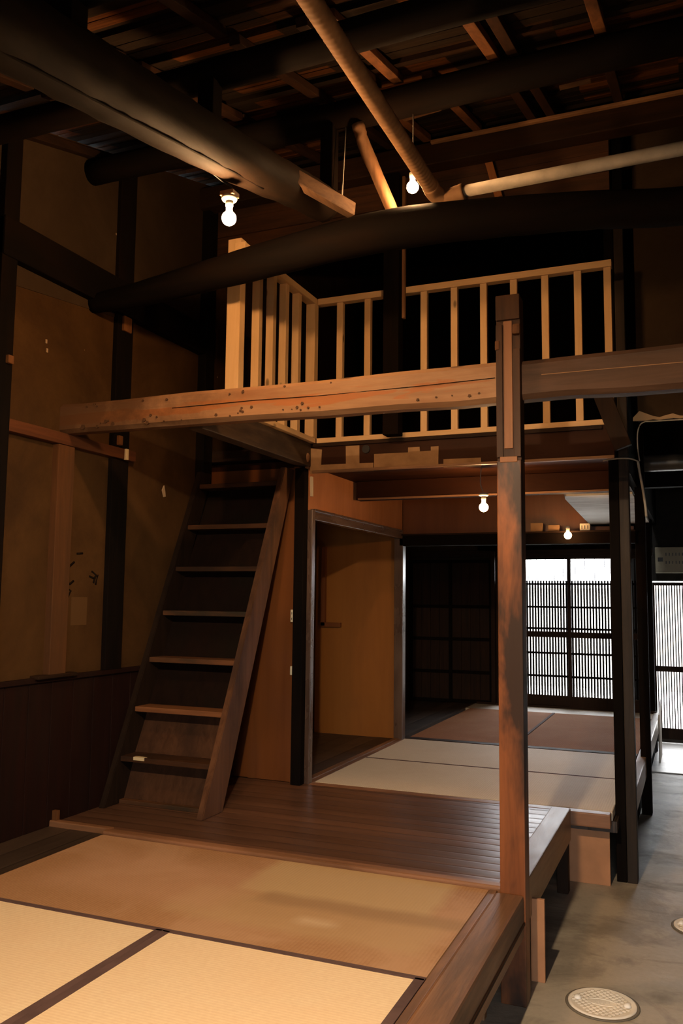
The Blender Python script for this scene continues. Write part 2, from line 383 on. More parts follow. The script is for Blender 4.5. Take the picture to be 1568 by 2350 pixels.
def wpos(o):
    p = Vector(o.location)
    while o.parent: o = o.parent; p += Vector(o.location)
    return p
def tag(o, label=None, cat=None, group=None, kind=None):
    for k, v in (('label', label), ('category', cat), ('group', group), ('kind', kind)):
        if v: o[k] = v
    return o
def thing(name, loc, label, cat, group=None):
    o = bpy.data.objects.new(name, None); C.objects.link(o); o.location = loc; o.empty_display_size = .1
    return tag(o, label, cat, group)
def struct(name, mb, mat, parent=None): return mb.build(name, mat, parent, kind=None if parent else 'structure', base=(0, 0, 0) if parent is None else None)
def B(*a, bev=0): return MB().box(*a, bev=bev)
def copy_tree(o, parent=None, delta=None):
    c = o.copy(); C.objects.link(c)
    if parent: c.parent = parent
    for ch in list(o.children): copy_tree(ch, c)
    return c

Z0 = .45
def roofz(y): return 4.556 + .285 * (y - 4.3)

# ================================================================== SETTING
struct('floor', B(-3.6, 1.3, -2.6, 11.5, -.12, 0), M_conc)
# raised boarded floor behind the mats, boarded strip by the left wall, floor of the rear side room
fl = B(-3.37, -.83, 3.93, 5.41, .41, Z0)
struct('floor', fl, M_boards)
struct('floor', B(-3.37, -2.955, -2.4, 3.90, .39, .437), M_boardsd)
struct('floor', B(-3.37, -2.52, 5.41, 10.4, .40, .445), M_boardsd)
struct('floor', B(-2.52, -.47, 9.92, 10.4, .40, .447), plain('pale_board_floor', (.5, .43, .34), .5, .4, var=.1))
struct('floor', B(-2.955, -.84, -2.4, 3.84, .33, .395), M_boardsd)      # sub-floor under the front mats
struct('floor', B(-2.52, -.47, 5.5, 9.92, .33, .395), M_boardsd)        # sub-floor under the rear mats
struct('floor', B(-.47, 1.3, 9.3, 11.25, 0, .012), plain('painted_reflection_slab', (.5, .47, .43), .35, .5, var=.2, bumpy=.3))  # door light reflected on the passage floor, put into a pale slab

# left wall
w = MB()
w.prism([(-2.6, -.05), (8.7, -.05), (8.7, roofz(8.7)), (-2.6, roofz(-2.6))], 'X', -3.5, -3.37); w.box(-3.5, -3.37, 8.7, 10.6, -.05, 2.75)
struct('wall_left', w, M_plaster)
w = MB(); y = 3.0
w = MB(); yy = -1.0
while yy < 5.3:
    w.box(-3.372, -3.352, yy + .002, yy + .178, .437, 1.235, bev=.003); yy += .18
w.box(-3.372, -3.335, -1, 5.35, 1.235, 1.262, bev=.003)
struct('baseboard_left', w, M_wains)
w = MB(); w.prism([(2.6, 3.3), (5.42, 3.6), (5.42, roofz(5.42) - .01), (2.6, roofz(2.6) - .01)], 'X', -3.37, -3.364)
struct('wall_left_upper', w, M_plasterd)
# right wall of the earthen passage (outside the view), wall behind the camera with its doorway
struct('wall_right', B(1.3, 1.45, -2.6, 11.5, 0, 6.0), M_plasterd)
w = MB().box(-3.5, -.05, -2.6, -2.5, 0, 3.2).box(1.05, 1.45, -2.6, -2.5, 0, 3.2).box(-.05, 1.05, -2.6, -2.5, 1.95, 3.2)
struct('wall_back', w, M_plasterd)
# far ends
struct('wall_rear_left', B(-3.5, -2.27, 10.5, 10.6, 0, 2.75), M_plasterd)
w = MB().box(-2.5, -.44, 10.5, 10.6, 2.235, 2.75).box(-2.28, -.44, 10.5, 10.6, 0, .46)
struct('wall_rear', w, M_soot['X'])
w = MB().box(-.84, 1.4, 11.3, 11.42, 1.96, 3.5).box(.62, 1.4, 11.3, 11.42, 0, 1.96).box(-.84, -.70, 10.5, 11.42, 0, 3.4).box(-.84, 1.4, 11.3, 11.42, -.02, .05)
struct('wall_passage_end', w, plain('dark_end_wall', (.02, .017, .014), .8, .2, var=.3))
struct('wall_loft_rear', B(-3.5, 1.4, 8.6, 8.7, 2.8, 6.0), M_soot['X'])
# side wall (between the rear rooms and the side room): plywood above the lintel
struct('wall_side', B(-2.53, -2.50, 5.41, 7.56, 2.33, 2.64), M_plyfresh)
# brown plywood panel right of the stairs, and behind the stairs
struct('wall_stair', MB().box(-3.37, -2.62, 5.44, 5.47, .45, 2.64).box(-2.608, -2.565, 5.40, 5.43, .45, 2.64).box(-2.95, -2.62, 5.425, 5.44, .45, 2.4), M_ply)
# wall of the side room seen through the opening
struct('wall_side_room', B(-3.37, -2.53, 7.5, 7.54, .445, 2.64), M_door)
w = MB(); w.prism([(-2.55, 2.292), (-.46, 2.292), (-.46, 2.342), (-.80, 2.345), (-1.02, 2.59), (-1.03, 2.638), (-2.55, 2.638)], 'Y', 7.52, 7.54)
struct('wall_transom', w, M_ply)
# hanging plaster wall above the passage, header boards of the loft
w = MB()
rnd = random.Random(3); n = 34; top = []
edge = [(-.305 + (1.6 * i / n), 2.872 + rnd.uniform(-.012, .012) + (.02 if i % 5 == 2 else 0)) for i in range(n + 1)]
w.prism(edge + [(1.295, roofz(5.7)), (-.305, roofz(5.7))], 'Y', 5.68, 5.74)
struct('wall_hanging', w, M_plasterd)
w = MB()
xx = -3.37; k = 0
zb = 4.2
while zb < 4.9:
    w.box(-3.37, -.43, 5.44 + .006 * (k % 2), 5.46 + .006 * (k % 2), zb, min(zb + .125, roofz(5.45)), bev=.002); zb += .13; k += 1
struct('wall_loft_header', w, wood('header_boards', (.07, .028, .011), (.03, .013, .007), 'X', .7, .25, (.02, .013, .009), .8))
# roof
w = MB(); y = -2.6; k = 0
while y < 8.8:
    z = roofz(y); z2 = roofz(y + .125)
    d = .008 * ((k * 7) % 3)
    w.hexa([(-3.5, y, z + d), (1.45, y, z + d), (1.45, y + .125, z2 + d + .012), (-3.5, y + .125, z2 + d + .012),
            (-3.5, y, z + .05), (1.45, y, z + .05), (1.45, y + .125, z2 + .05), (-3.5, y + .125, z2 + .05)])
    y += .12; k += 1
struct('ceiling', w, M_roof)
# ceiling of rear rooms (boards under the loft)
struct('ceiling', B(-3.37, -.46, 5.5, 10.6, 2.64, 2.70), M_plyd)
struct('ceiling', B(-1.7, -.465, 7.56, 10.5, 2.618, 2.637), M_bright_ceiling)
struct('ceiling', B(-.46, 1.4, 5.76, 11.5, 3.35, 3.42), M_soot['Y'])
struct('wall_passage_upper', B(-.47, -.42, 5.76, 11.4, 2.66, 3.36), M_soot['Y'])
struct('floor', B(-3.37, -.43, 5.42, 8.6, 2.71, 2.79), M_dark['X'])      # loft floor
# outside
struct('ground_outside', B(-8, 8, -16, -2.6, -.15, -.05), plain('yard_soil', (.16, .13, .09), .9, .1, var=.3))
struct('ground_outside', B(-14, 12, 11.6, 22, -.15, -.05), M_ext)
w = MB().box(-12, 10, 18, 18.6, -.1, 1.95).box(-12, 10, 17.8, 18.6, 1.95, 2.03)
struct('wall_street', w, plain('street_wall_render', (.34, .32, .29), .9, .1, var=.25))

# ------------------------------------------------------------------ windows / doors (lattice sashes)
def lattice_sash(name, x0, x1, y, z0, z1, bars, rails, low, label=None, top_open=0, dbl=True, rail_t=.024, bar_t=.0185, mid=None, kind='structure', slim_top=0, ft=.04):
    t = bpy.data.objects.new(name, None); C.objects.link(t); t.location = ((x0 + x1) / 2, y, z0); t['kind'] = kind
    f = MB(); f.box(x0, x0 + ft, y - .018, y + .018, z0, z1, bev=.003); f.box(x1 - ft, x1, y - .018, y + .018, z0, z1, bev=.003)
    f.box(x0 + ft, x1 - ft, y - .018, y + .018, z0, z0 + low, bev=.003); f.box(x0 + ft, x1 - ft, y - .018, y + .018, z1 - .04, z1, bev=.003)
    if mid: f.box(x0 + ft, x1 - ft, y - .02, y + .018, mid - .034, mid + .034, bev=.003)
    f.build('sash_frame', M_dark['Z'], t)
    l = MB(); n = bars
    for i in range(n):
        xc = x0 + ft + (x1 - x0 - 2 * ft) * (i + .5) / n
        l.box(xc - bar_t / 2, xc + bar_t / 2, y - .008, y + .012, z0 + low, z1 - .04 - top_open)
    l.build('lattice', M_soot['Z'], t)
    if top_open:
        l = MB(); m = max(2, n // 3)
        for i in range(m):
            xc = x0 + ft + (x1 - x0 - 2 * ft) * (i + .5) / m
            l.box(xc - .004, xc + .004, y - .002, y + .002, z1 - .04 - top_open, z1 - .04)
        l.build('upper_bar', M_soot['Z'], t)
    for zz in rails: B(x0 + ft, x1 - ft, y - .014, y + .012, zz - rail_t / 2, zz + rail_t / 2).build('cross_rail', M_soot['X'], t)
    return t
R1 = [1.92, 1.655, 1.375, 1.35 - .02, 1.05, .83]
RW = [1.905, 1.63, 1.375, 1.085, .815]
lattice_sash('window_1', -2.27, -1.36, 10.44, .47, 2.24, 25, RW, .12, top_open=.255, mid=1.305)
lattice_sash('window_2', -1.40, -.54, 10.40, .47, 2.24, 23, RW, .12, top_open=.255, mid=1.305)
lattice_sash('window_3', -.70, -.50, 11.28, .05, 1.96, 6, [.89], .12, mid=None)
lattice_sash('door_1', -.50, .62, 11.26, .05, 1.945, 34, [], .13, mid=.89, bar_t=.013)
# dark sliding board doors at the far left of the rear room
for i, (a, b_, yy, nm) in enumerate(((-3.34, -2.80, 10.36, 'door_2'), (-2.84, -2.30, 10.40, 'door_3'))):
    t = bpy.data.objects.new(nm, None); C.objects.link(t); t.location = ((a + b_) / 2, yy, .45); t['kind'] = 'structure'
    f = MB().box(a, a + .035, yy - .015, yy + .015, .45, 2.2, bev=.003).box(b_ - .035, b_, yy - .015, yy + .015, .45, 2.2, bev=.003)
    for zz in (.45, .80, 1.2, 1.6, 2.16): f.box(a + .035, b_ - .035, yy - .014, yy + .014, zz, zz + .04, bev=.002)
    f.build('door_frame', M_soot['Z'], t)
    p = MB(); q = a + .035
    while q < b_ - .04: p.box(q + .001, min(q + .115, b_ - .035) - .001, yy - .004, yy + .006, .46, 2.19); q += .117
    p.build('board_panel', M_dark['Z'], t)
struct('trim_1', B(-2.50, -.44, 7.42, 7.54, 2.195, 2.29, bev=.004), M_soot['X'])            # lintel between the rear rooms
struct('trim_2', B(-2.50, -.44, 7.385, 7.42, 2.288, 2.302, bev=.002), M_dark['X'])
struct('trim_3', MB().box(-3.37, -.44, 10.46, 10.50, 2.235, 2.32, bev=.004).box(-2.5, -.44, 10.38, 10.47, .447, .472, bev=.003), M_dark['X'])
struct('trim_4', B(-2.31, -2.26, 10.36, 10.48, .45, 2.3, bev=.003), M_dark['Z'])

# side opening frame (plane x = -2.48)
struct('trim_5', MB().box(-2.535, -2.465, 5.405, 5.46, .45, 2.33, bev=.004), M_lac)         # shiny near jamb
struct('trim_6', MB().box(-2.53, -2.47, 5.46, 7.45, 2.262, 2.33, bev=.005).box(-2.52, -2.46, 5.45, 7.4, 2.322, 2.34, bev=.003), M_lacY)
struct('trim_7', MB().box(-2.55, -2.465, 7.42, 7.50, .445, 2.30, bev=.004), M_lac)          # far jamb
struct('trim_8', MB().box(-2.55, -2.50, 5.45, 7.45, .43, .462, bev=.004).box(-2.50, -2.46, 5.45, 7.45, .43, .455, bev=.003), M_sill)
struct('trim_9', MB().box(-3.3, -3.26, 7.46, 7.50, 1.45, 2.2).box(-3.3, -3.1, 7.46, 7.50, 1.44, 1.48), M_ply)

# ================================================================== POSTS AND BEAMS
def post(x0, x1, y0, y1, z0, z1, mat, label, name='post', group=None, bev=.006):
    return B(x0, x1, y0, y1, z0, z1, bev=bev).build(name, mat, label=label, cat='post', group=group)
# main free-standing post with its old cuts
t = thing('post', (-.76, 3.86, 0), 'free-standing reddish wooden post in front, its cut top rising past the crossbeam', 'post')
m = MB()
PX0, PX1, PY0, PY1 = -.816, -.706, 3.80, 3.90
m.box(PX0, PX1, PY0, PY1, 0, 2.345, bev=.005)
m.build('shaft', M_post, t)
M_postup = wood('smoked_post_top', (.05, .022, .010), (.025, .012, .007), 'Z', .6, .15, (.09, .038, .016), .8, 14)
m = MB()
m.box(PX0, PX1, PY0 + .014, PY1, 2.345, 3.115, bev=.004)
m.box(PX0, PX0 + .030, PY0, PY0 + .02, 2.36, 2.98, bev=.003); m.box(PX1 - .032, PX1, PY0, PY0 + .02, 2.36, 2.86, bev=.003)
m.box(PX0, PX1, PY0, PY0 + .02, 3.0, 3.118, bev=.004)
m.build('upper_shaft', M_postup, t, label='sooty upper half with a recessed channel')
B(PX0 + .034, PX1 - .036, PY0 + .006, PY0 + .017, 2.40, 2.995, bev=.003).build('channel_strip', M_postpale, t, label='pale bare wood strip in the channel')
B(PX0 + .015, PX1 - .015, PY0 - .004, PY0 + .02, 2.335, 2.362, bev=.004).build('notch_ledge', M_postpale, t, label='orange-lit ledge of an old notch')
B(PX1 - .034, PX1 + .004, PY0 - .012, PY0 + .02, 2.925, 2.975, bev=.012).build('peg', M_peg2, t, label='round-edged peg near the top right')
B(PX0 - .004, PX0 + .018, PY0 - .004, PY0 + .02, 2.86, 2.905, bev=.006).build('peg', M_peg2, t, label='small peg at the left edge')

# crossbeam
t = thing('crossbeam', (-1.0, 3.92, 2.63), 'long squared crossbeam at mid height passing behind the front post', 'beam')
m = MB()
xs = [-3.38, -3.2, -2.9, -2.5, -2.1, -1.7, -1.3, -1.0, -.80]
rnd = random.Random(5)
def wavy_box(mb, xs, y0, y1, zb, zt, j, ch=.022):
    tt = bmesh.new(); rings = []
    for i, x in enumerate(xs):
        a, b_ = zb(x) + rnd.uniform(-j, j), zt(x) + rnd.uniform(-j, j)
        pr = [(y0, a + ch), (y0 + ch, a), (y1 - ch, a), (y1, a + ch), (y1, b_ - ch), (y1 - ch, b_), (y0 + ch, b_), (y0, b_ - ch)]
        rings.append([tt.verts.new((x, p[0] + rnd.uniform(-.003, .003), p[1])) for p in pr])
    for A, Bq in zip(rings, rings[1:]):
        for k in range(8): tt.faces.new([A[k], A[(k + 1) % 8], Bq[(k + 1) % 8], Bq[k]])
    tt.faces.new(rings[0]); tt.faces.new(rings[-1])
    bmesh.ops.recalc_face_normals(tt, faces=tt.faces); mb.merge(tt)
wavy_box(m, xs, 3.845, 3.95, lambda x: 2.643 - .006 * (x + 3.4) - .0, lambda x: 2.818, .005)
m.build('left_timber', M_beam, t, label='pale scraped left length with dark adze marks')
m = MB(); wavy_box(m, [-.72, -.5, -.25, 0, .3, .7, 1.3], 3.845, 3.96, lambda x: 2.632, lambda x: 2.815 + .012 * (x + .7), .005)
m.build('right_timber', M_beam2, t, label='greyer cracked right length')
m = MB(); m.box(-.70, 1.2, 3.8435, 3.8465, 2.737, 2.740); m.build('crack', plain('crack_pale', (.24, .13, .06), .8, .1), t, label='pale crack line along the grey length')
m = MB().tube([(-2.6, 3.8435, 2.735), (-2.1, 3.8433, 2.738), (-1.7, 3.8433, 2.731), (-1.2, 3.8432, 2.735), (-.83, 3.8432, 2.742)], .0018, 5)
m.build('crack', M_soot['X'], t, label='fine dark crack along the pale length')
m = MB(); rnd2 = random.Random(11)
for i in range(42):
    x = rnd2.uniform(-3.25, -.85); z = rnd2.choice([2.672, 2.68, 2.70, 2.79]) + rnd2.uniform(-.008, .008); s_ = rnd2.uniform(.003, .009) * (2.2 if x < -2.2 and z < 2.72 and i % 2 else 1)
    m.prism([(x - s_, z - s_ * .5), (x, z - s_ * .9), (x + s_, z - s_ * .3), (x + s_ * .6, z + s_ * .7), (x - s_ * .5, z + s_ * .8)], 'Y', 3.8405, 3.852)
o = m.build('nail_mark', plain('dark_mark', (.07, .035, .018), .8, .1), t, label='scattered dark nail holes and dents'); o['kind'] = 'stuff'

# arched log over the crossbeam
def smooth(pts, n):
    out = []; P = [Vector(p) for p in pts]; P = [2 * P[0] - P[1]] + P + [2 * P[-1] - P[-2]]
    for i in range(1, len(P) - 2):
        for k in range(n):
            u = k / n; a, b_, c, d = P[i - 1:i + 3]
            out.append(.5 * ((2 * b_) + (-a + c) * u + (2 * a - 5 * b_ + 4 * c - d) * u * u + (-a + 3 * b_ - 3 * c + d) * u ** 3))
    out.append(P[-2]); return out
def log(pts, radii, mat, label, name='log_beam', seed=1, jit=.03, seg=18, cat='beam', squash=1, n=8, group=None):
    P = smooth(pts, n); R = []
    for i in range(len(P)):
        u = i / (len(P) - 1) * (len(radii) - 1); k = min(int(u), len(radii) - 2); R.append(radii[k] + (radii[k + 1] - radii[k]) * (u - k))
    return MB().tube(P, R, seg, jit, seed, squash).build(name, mat, label=label, cat=cat, group=group)
log([(-3.38, 4.1, 3.50), (-3.0, 4.08, 3.51), (-2.26, 4.02, 3.555), (-1.4, 4.0, 3.615), (-.5, 4.0, 3.56), (0, 4.0, 3.50), (1.32, 4.02, 3.40)],
    [.06, .075, .095, .108, .092, .087, .09], M_soot['X'], 'sooty black log arching across the room above the pale railing', seed=4)
# big climbing beam with the first bulb
t = log([(-1.885, 1.2, 3.30), (-1.90, 2.0, 3.475), (-1.895, 2.5, 3.575), (-1.87, 3.2, 3.70), (-1.83, 3.8, 3.815), (-1.80, 4.06, 3.845)],
    [.135, .128, .122, .112, .10, .095], M_climb, 'thick dark beam climbing from the upper left corner, bare bulb hung below it', seed=8, jit=.05, squash=1.0, seg=14)
m = MB(); m.tube(smooth([(-1.835, 1.2, 3.183), (-1.85, 2.0, 3.362), (-1.848, 2.5, 3.466), (-1.835, 3.0, 3.564), (-1.83, 3.4, 3.638)], 6), .006, 6)
# black crack along the beam is a part of it
e = m.build('crack', M_soot['Y'], t, label='long dark crack along the underside')
# broken plank end beside it
MB().bar((-1.80, 3.55, 3.79), (-1.60, 3.96, 3.735), .05, .075, bev=.008).build('plank_end', wood('broken_plank', (.13, .07, .035), (.07, .036, .018), 'Y', .7, .2, (.04, .024, .014), .8), label='short pale broken plank end resting on the arched log by the big beam', cat='timber')
# purlins
for (y, z, r, lab, sd) in ((-.3, 3.14, .075, 'purlin above and behind the view', 1), (2.15, 3.80, .07, 'dark purlin under the roof nearest the viewer, cut by the upper left corner', 2), (3.09, 4.055, .068, 'dark purlin log crossing behind the upper end of the brown hose', 3), (4.03, 4.32, .080, 'thick dark purlin log midway up the roof, lit along its lower edge', 5)):
    if y < 0: continue
    log([(-3.4, y, z - .01), (-2, y + .02, z), (-.6, y, z + .012), (1.3, y, z + .02)], [r * .95, r, r * 1.02, r], M_soot['X'], lab, 'purlin', seed=sd, jit=.025)
B(-3.4, 1.3, 5.25, 5.37, 4.62, 4.778, bev=.008).build('purlin', M_dark['X'], label='squared brown purlin at the back with a lit lower edge, above the loft railing', cat='beam')
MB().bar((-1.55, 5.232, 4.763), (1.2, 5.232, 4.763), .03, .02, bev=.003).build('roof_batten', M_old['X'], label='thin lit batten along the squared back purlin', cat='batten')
# rafters
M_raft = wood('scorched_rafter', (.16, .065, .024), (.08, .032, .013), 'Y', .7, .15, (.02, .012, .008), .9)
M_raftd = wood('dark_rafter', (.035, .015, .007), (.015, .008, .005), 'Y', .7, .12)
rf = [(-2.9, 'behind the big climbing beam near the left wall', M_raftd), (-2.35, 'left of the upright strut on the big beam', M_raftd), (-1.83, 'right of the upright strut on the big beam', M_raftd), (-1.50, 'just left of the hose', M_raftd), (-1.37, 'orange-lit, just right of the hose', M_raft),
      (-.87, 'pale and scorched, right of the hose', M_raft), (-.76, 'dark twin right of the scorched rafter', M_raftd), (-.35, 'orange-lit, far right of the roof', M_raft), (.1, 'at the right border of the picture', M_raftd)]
for x, lb, mm in rf:
    for (ya, yb, part) in ((.4, 3.0, 'front length'), (3.1, 4.05, 'middle length'), (4.07, 5.24, 'rear length')):
        if part == 'rear length': xo = x + (.14 if x == -1.37 else (-.07 if x == -1.50 else 0))
        else: xo = x
        if part == 'front length' and x > -1.6: continue
        if x == .1 and part == 'rear length': continue
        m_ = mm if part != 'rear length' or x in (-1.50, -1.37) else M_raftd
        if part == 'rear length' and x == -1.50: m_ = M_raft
        MB().bar((xo, ya, roofz(ya) - .023), (xo + random.uniform(-.01, .01), yb, roofz(yb) - .023), .055, .042, bev=.004).build('rafter', m_, label='rafter %s, %s' % (lb, part), cat='rafter', group='rafters under the roof boards')
# odd loose laths lit by the second bulb
for (a, b_, lb) in (((-1.30, 3.30, 4.20), (-.98, 3.27, 4.20), 'pale loose board lying under the roof beside the scorched rafter'), ((-1.52, 4.55, 4.545), (-1.28, 4.52, 4.545), 'small split board above the second bulb'), ((-.62, 4.62, 4.575), (-.45, 4.62, 4.58), 'short bright splinter under the roof at right')):
    MB().bar(a, b_, .07 if 'pale' in lb else .03, .014, bev=.002).build('loose_board', wood('loose_board_wood', (.13, .065, .03), (.06, .03, .015), 'X', .7, .15, (.02, .012, .008), .8), label=lb, cat='board')
# struts
post(-1.975, -1.895, 3.04, 3.12, 3.76, 4.0, M_soot['Z'], 'short dark strut standing on the big climbing beam above the first bulb', 'roof_strut')
post(-1.80, -1.725, 3.98, 4.06, 3.90, 4.26, M_soot['Z'], 'short dark strut at the far end of the climbing beam', 'roof_strut')
post(-1.97, -1.88, 2.11, 2.20, 3.58, 3.79, M_soot['Z'], 'short dark strut near the top border on the climbing beam', 'roof_strut')
MB().tube(smooth([(-1.60, 4.02, 4.25), (-1.57, 4.07, 4.12), (-1.50, 4.08, 3.95), (-1.40, 4.09, 3.70)], 5), [.034, .036, .034, .033, .034, .036, .036, .036, .034, .033, .033, .033, .033, .033, .032, .032], 10, .05, 3).build('diagonal_brace', M_old['Z'], label='rough pale branch brace slanting beside the second bulb', cat='brace')
B(-1.46, -1.405, 4.03, 4.08, 3.69, 3.745, bev=.006).build('peg', M_new['Z'], label='pale wooden peg end sticking out on top of the arched log', cat='peg')
MB().bar((-1.232, 5.40, 4.78), (-1.13, 5.40, 4.38), .05, .03, bev=.003, up=(0, 1, 0)).build('leaning_batten', wood('orange_batten', (.34, .13, .04), (.24, .09, .03), 'Z'), label='orange leaning batten on the boards above the silver pipe', cat='batten')
# loft posts
post(-1.895, -1.785, 5.26, 5.36, 2.80, 4.615, M_soot['Z'], 'dark loft post standing before the front railing')
B(-1.775, -1.755, 5.30, 5.33, 3.6, 4.6, bev=.002).build('lit_edge_strip', M_old['Z'], label='painted lit right edge of the loft post, a thin orange strip', cat='batten')  # strip carries the lamplit edge of the post in its colour
t = thing('post', (-.43, 5.71, 0), 'tall dark double post right of the tatami rooms at the passage edge', 'post')
B(-.492, -.432, 5.66, 5.76, 0, 4.86, bev=.005).build('left_timber', M_soot['Z'], t)
B(-.430, -.370, 5.66, 5.77, 0, 4.86, bev=.005).build('right_timber', wood('grey_post', (.035, .023, .015), (.018, .012, .009), 'Z', .6, .2, (.02, .015, .012), .7), t)
post(-.445, -.365, 7.46, 7.56, 0, 3.3, M_soot['Z'], 'second dark post along the passage edge behind the double post')
post(-.535, -.45, 10.42, 10.54, 0, 3.3, M_soot['Z'], 'third dark post along the passage edge next to the street door')
post(-2.575, -2.50, 5.34, 5.41, .45, 2.62, M_soot['Z'], 'black post at the corner between stairs and side opening')
post(-2.56, -2.50, 7.50, 7.58, .445, 2.64, M_soot['Z'], 'dark post at the far end of the side opening')
# brace at the right of the loft front
MB().bar((-.50, 5.355, 3.0), (-.375, 5.355, 2.64), .05, .105, bev=.004, up=(1, 0, .3)).build('diagonal_brace', M_dark['Z'], label='short brown brace slanting from the crossbeam level to the double post', cat='brace')

# ---- left wall timbers
def wt(y0, y1, z0, z1, mat, label, x1=-3.33, name='wall_post', cat='post', bev=.004): return B(-3.40, x1, y0, y1, z0, z1, bev=bev).build(name, mat, label=label, cat=cat)
wt(3.30, 3.41, .45, 4.26, M_soot['Z'], 'dark wall post at the left border of the picture', -3.32)
wt(4.30, 4.46, 1.262, 2.57, M_soot['Z'], 'black wall post left of the stairs, lower length under the reddish rail', -3.335)
wt(4.30, 4.46, 2.645, 3.50, M_soot['Z'], 'black wall post left of the stairs, middle length between rail and girder', -3.335)
wt(4.29, 4.45, 3.725, 4.52, M_soot['Z'], 'black wall post left of the stairs, upper length under the roof', -3.335)
wt(5.30, 5.42, 1.262, 4.8, M_soot['Z'], 'dark corner post behind the stairs', -3.30)
wt(3.30, 5.45, 3.505, 3.72, M_soot['Y'], 'dark girder along the left wall above the mud panels', -3.31, 'wall_girder', 'beam', .008)
wt(3.30, 4.52, 2.578, 2.645, wood('reddish_rail', (.10, .034, .013), (.06, .020, .009), 'Y', .6, .15), 'reddish rail along the left wall at crossbeam height', -3.325, 'wall_rail', 'rail')
wt(3.80, 3.935, 1.262, 2.575, wood('orange_post', (.10, .040, .014), (.06, .025, .010), 'Z', .6, .15, (.06, .03, .014), .6), 'thin orange-brown wall post below the left end of the crossbeam', -3.325)
wt(3.70, 4.02, 1.255, 1.275, M_dark['Y'], 'small foot block under the thin orange-brown wall post', -3.31, 'foot_block', 'block')
B(-3.34, -3.315, 4.34, 4.42, 3.40, 3.50, bev=.008).build('carved_peg', M_peg, label='orange carved peg under the dark girder on the left wall', cat='peg')
B(-3.34, -3.315, 4.33, 4.37, 2.66, 2.72, bev=.006).build('carved_peg', M_peg, label='small peg just above the reddish wall rail', cat='peg')
B(-3.33, -3.31, 4.40, 4.425, 2.575, 2.645, bev=.003).build('metal_strap', M_tape, label='small pale strap wrapped on the reddish wall rail', cat='strap')
B(-3.33, -3.30, 3.36, 3.40, 2.93, 2.975, bev=.006).build('carved_peg', M_peg, label='orange peg at the left border of the picture', cat='peg')
# wall top plate following the roof
MB().bar((-3.34, 2.6, roofz(2.6) - .06), (-3.34, 4.4, roofz(4.4) - .06), .05, .05, bev=.004).build('wall_top_batten', M_dark['Y'], label='thin batten following the roof slope on top of the left wall', cat='batten')
# stuck papers, chips, ink scrawl
B(-3.3705, -3.368, 4.01, 4.15, 1.54, 1.705).build('paper_patch', plain('wall_paper_patch', (.085, .044, .017), .8, .1), label='square faded paper patch on the mud wall between the two wall posts', cat='paper')
MB().prism([(4.885, 2.44), (4.905, 2.395), (4.925, 2.40), (4.92, 2.425), (4.905, 2.475)], 'X', -3.371, -3.362).build('plaster_chip', M_chip, label='small white chip in the mud wall left of the stair top', cat='plaster chip')
t = thing('ink_scrawl', (-3.369, 4.0, 1.66), 'faded black ink scrawl on the mud wall between the two wall posts', 'writing')
for seq in ([(3.93, 1.83), (3.96, 1.87), (4.02, 1.91)], [(3.96, 1.76), (4.0, 1.74), (3.97, 1.69), (3.93, 1.66)], [(3.95, 1.80), (3.99, 1.78), (4.02, 1.80)], [(4.18, 1.86), (4.22, 1.84), (4.20, 1.79)], [(4.16, 1.83), (4.20, 1.82), (4.24, 1.84), (4.22, 1.78)], [(4.04, 1.96), (4.09, 1.965)]):
    MB().tube([(-3.369, a, b_) for a, b_ in seq], .0065, 6).build('ink_stroke', M_ink, t)
for (a, b_) in ((3.70, 3.14), (3.71, 3.09)):
    B(-3.3705, -3.366, a, a + .012, b_, b_ + .022).build('plaster_chip', M_chip, label='upper white fleck high on the left mud wall' if b_ > 3.12 else 'lower white fleck high on the left mud wall', cat='plaster chip')

# threshold lip + block
t = B(-3.37, -2.945, 3.885, 3.93, .43, .468, bev=.006).build('threshold_strip', M_sillX, label='worn threshold strip at the left wall behind the mats', cat='threshold')
B(-3.35, -3.315, 3.90, 3.925, .468, .52, bev=.003).build('wood_block', M_peg, label='tiny wood block standing at the foot of the dark wainscot', cat='block')

# ================================================================== STAIRS
t = thing('staircase', (-2.97, 4.3, Z0), 'steep dark wooden ladder staircase leaning up to the loft at left', 'staircase')
def stringer(x0, x1, mat, lb=None):
    m = MB(); m.prism([(4.285, Z0), (4.515, Z0), (5.42, 2.62), (5.27, 2.62)], 'X', x0, x1, bev=.004)
    return m.build('stringer', mat, t, label=lb)
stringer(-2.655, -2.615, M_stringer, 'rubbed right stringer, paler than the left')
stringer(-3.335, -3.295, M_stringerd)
zs = [.735, 1.02, 1.32, 1.62, 1.917, 2.215, 2.523]
prev = Z0
for i, z in enumerate(zs):
    yf = 4.30 + (z - .45) * .457
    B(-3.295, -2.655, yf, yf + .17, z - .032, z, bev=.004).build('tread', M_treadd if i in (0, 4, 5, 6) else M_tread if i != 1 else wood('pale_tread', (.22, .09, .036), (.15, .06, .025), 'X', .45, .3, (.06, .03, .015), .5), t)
    y0 = 4.30 + (prev - .45) * .457 + (.15 if i else .17)
    MB().hexa([(-3.295, y0, prev + .001), (-2.655, y0, prev + .001), (-2.655, y0 + .012, prev + .001), (-3.295, y0 + .012, prev + .001),
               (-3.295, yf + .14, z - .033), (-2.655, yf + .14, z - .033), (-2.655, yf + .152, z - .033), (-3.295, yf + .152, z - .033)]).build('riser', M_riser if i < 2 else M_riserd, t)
    if i == 0:
        B(-3.20, -3.12, yf - .001, yf + .03, z - .018, z + .0015).build('tape', M_tape, t, label='small pale tape on the lowest tread')
    prev = z
B(-3.295, -2.655, 4.43, 4.47, Z0, .475, bev=.004).build('toe_strip', M_tread, t)

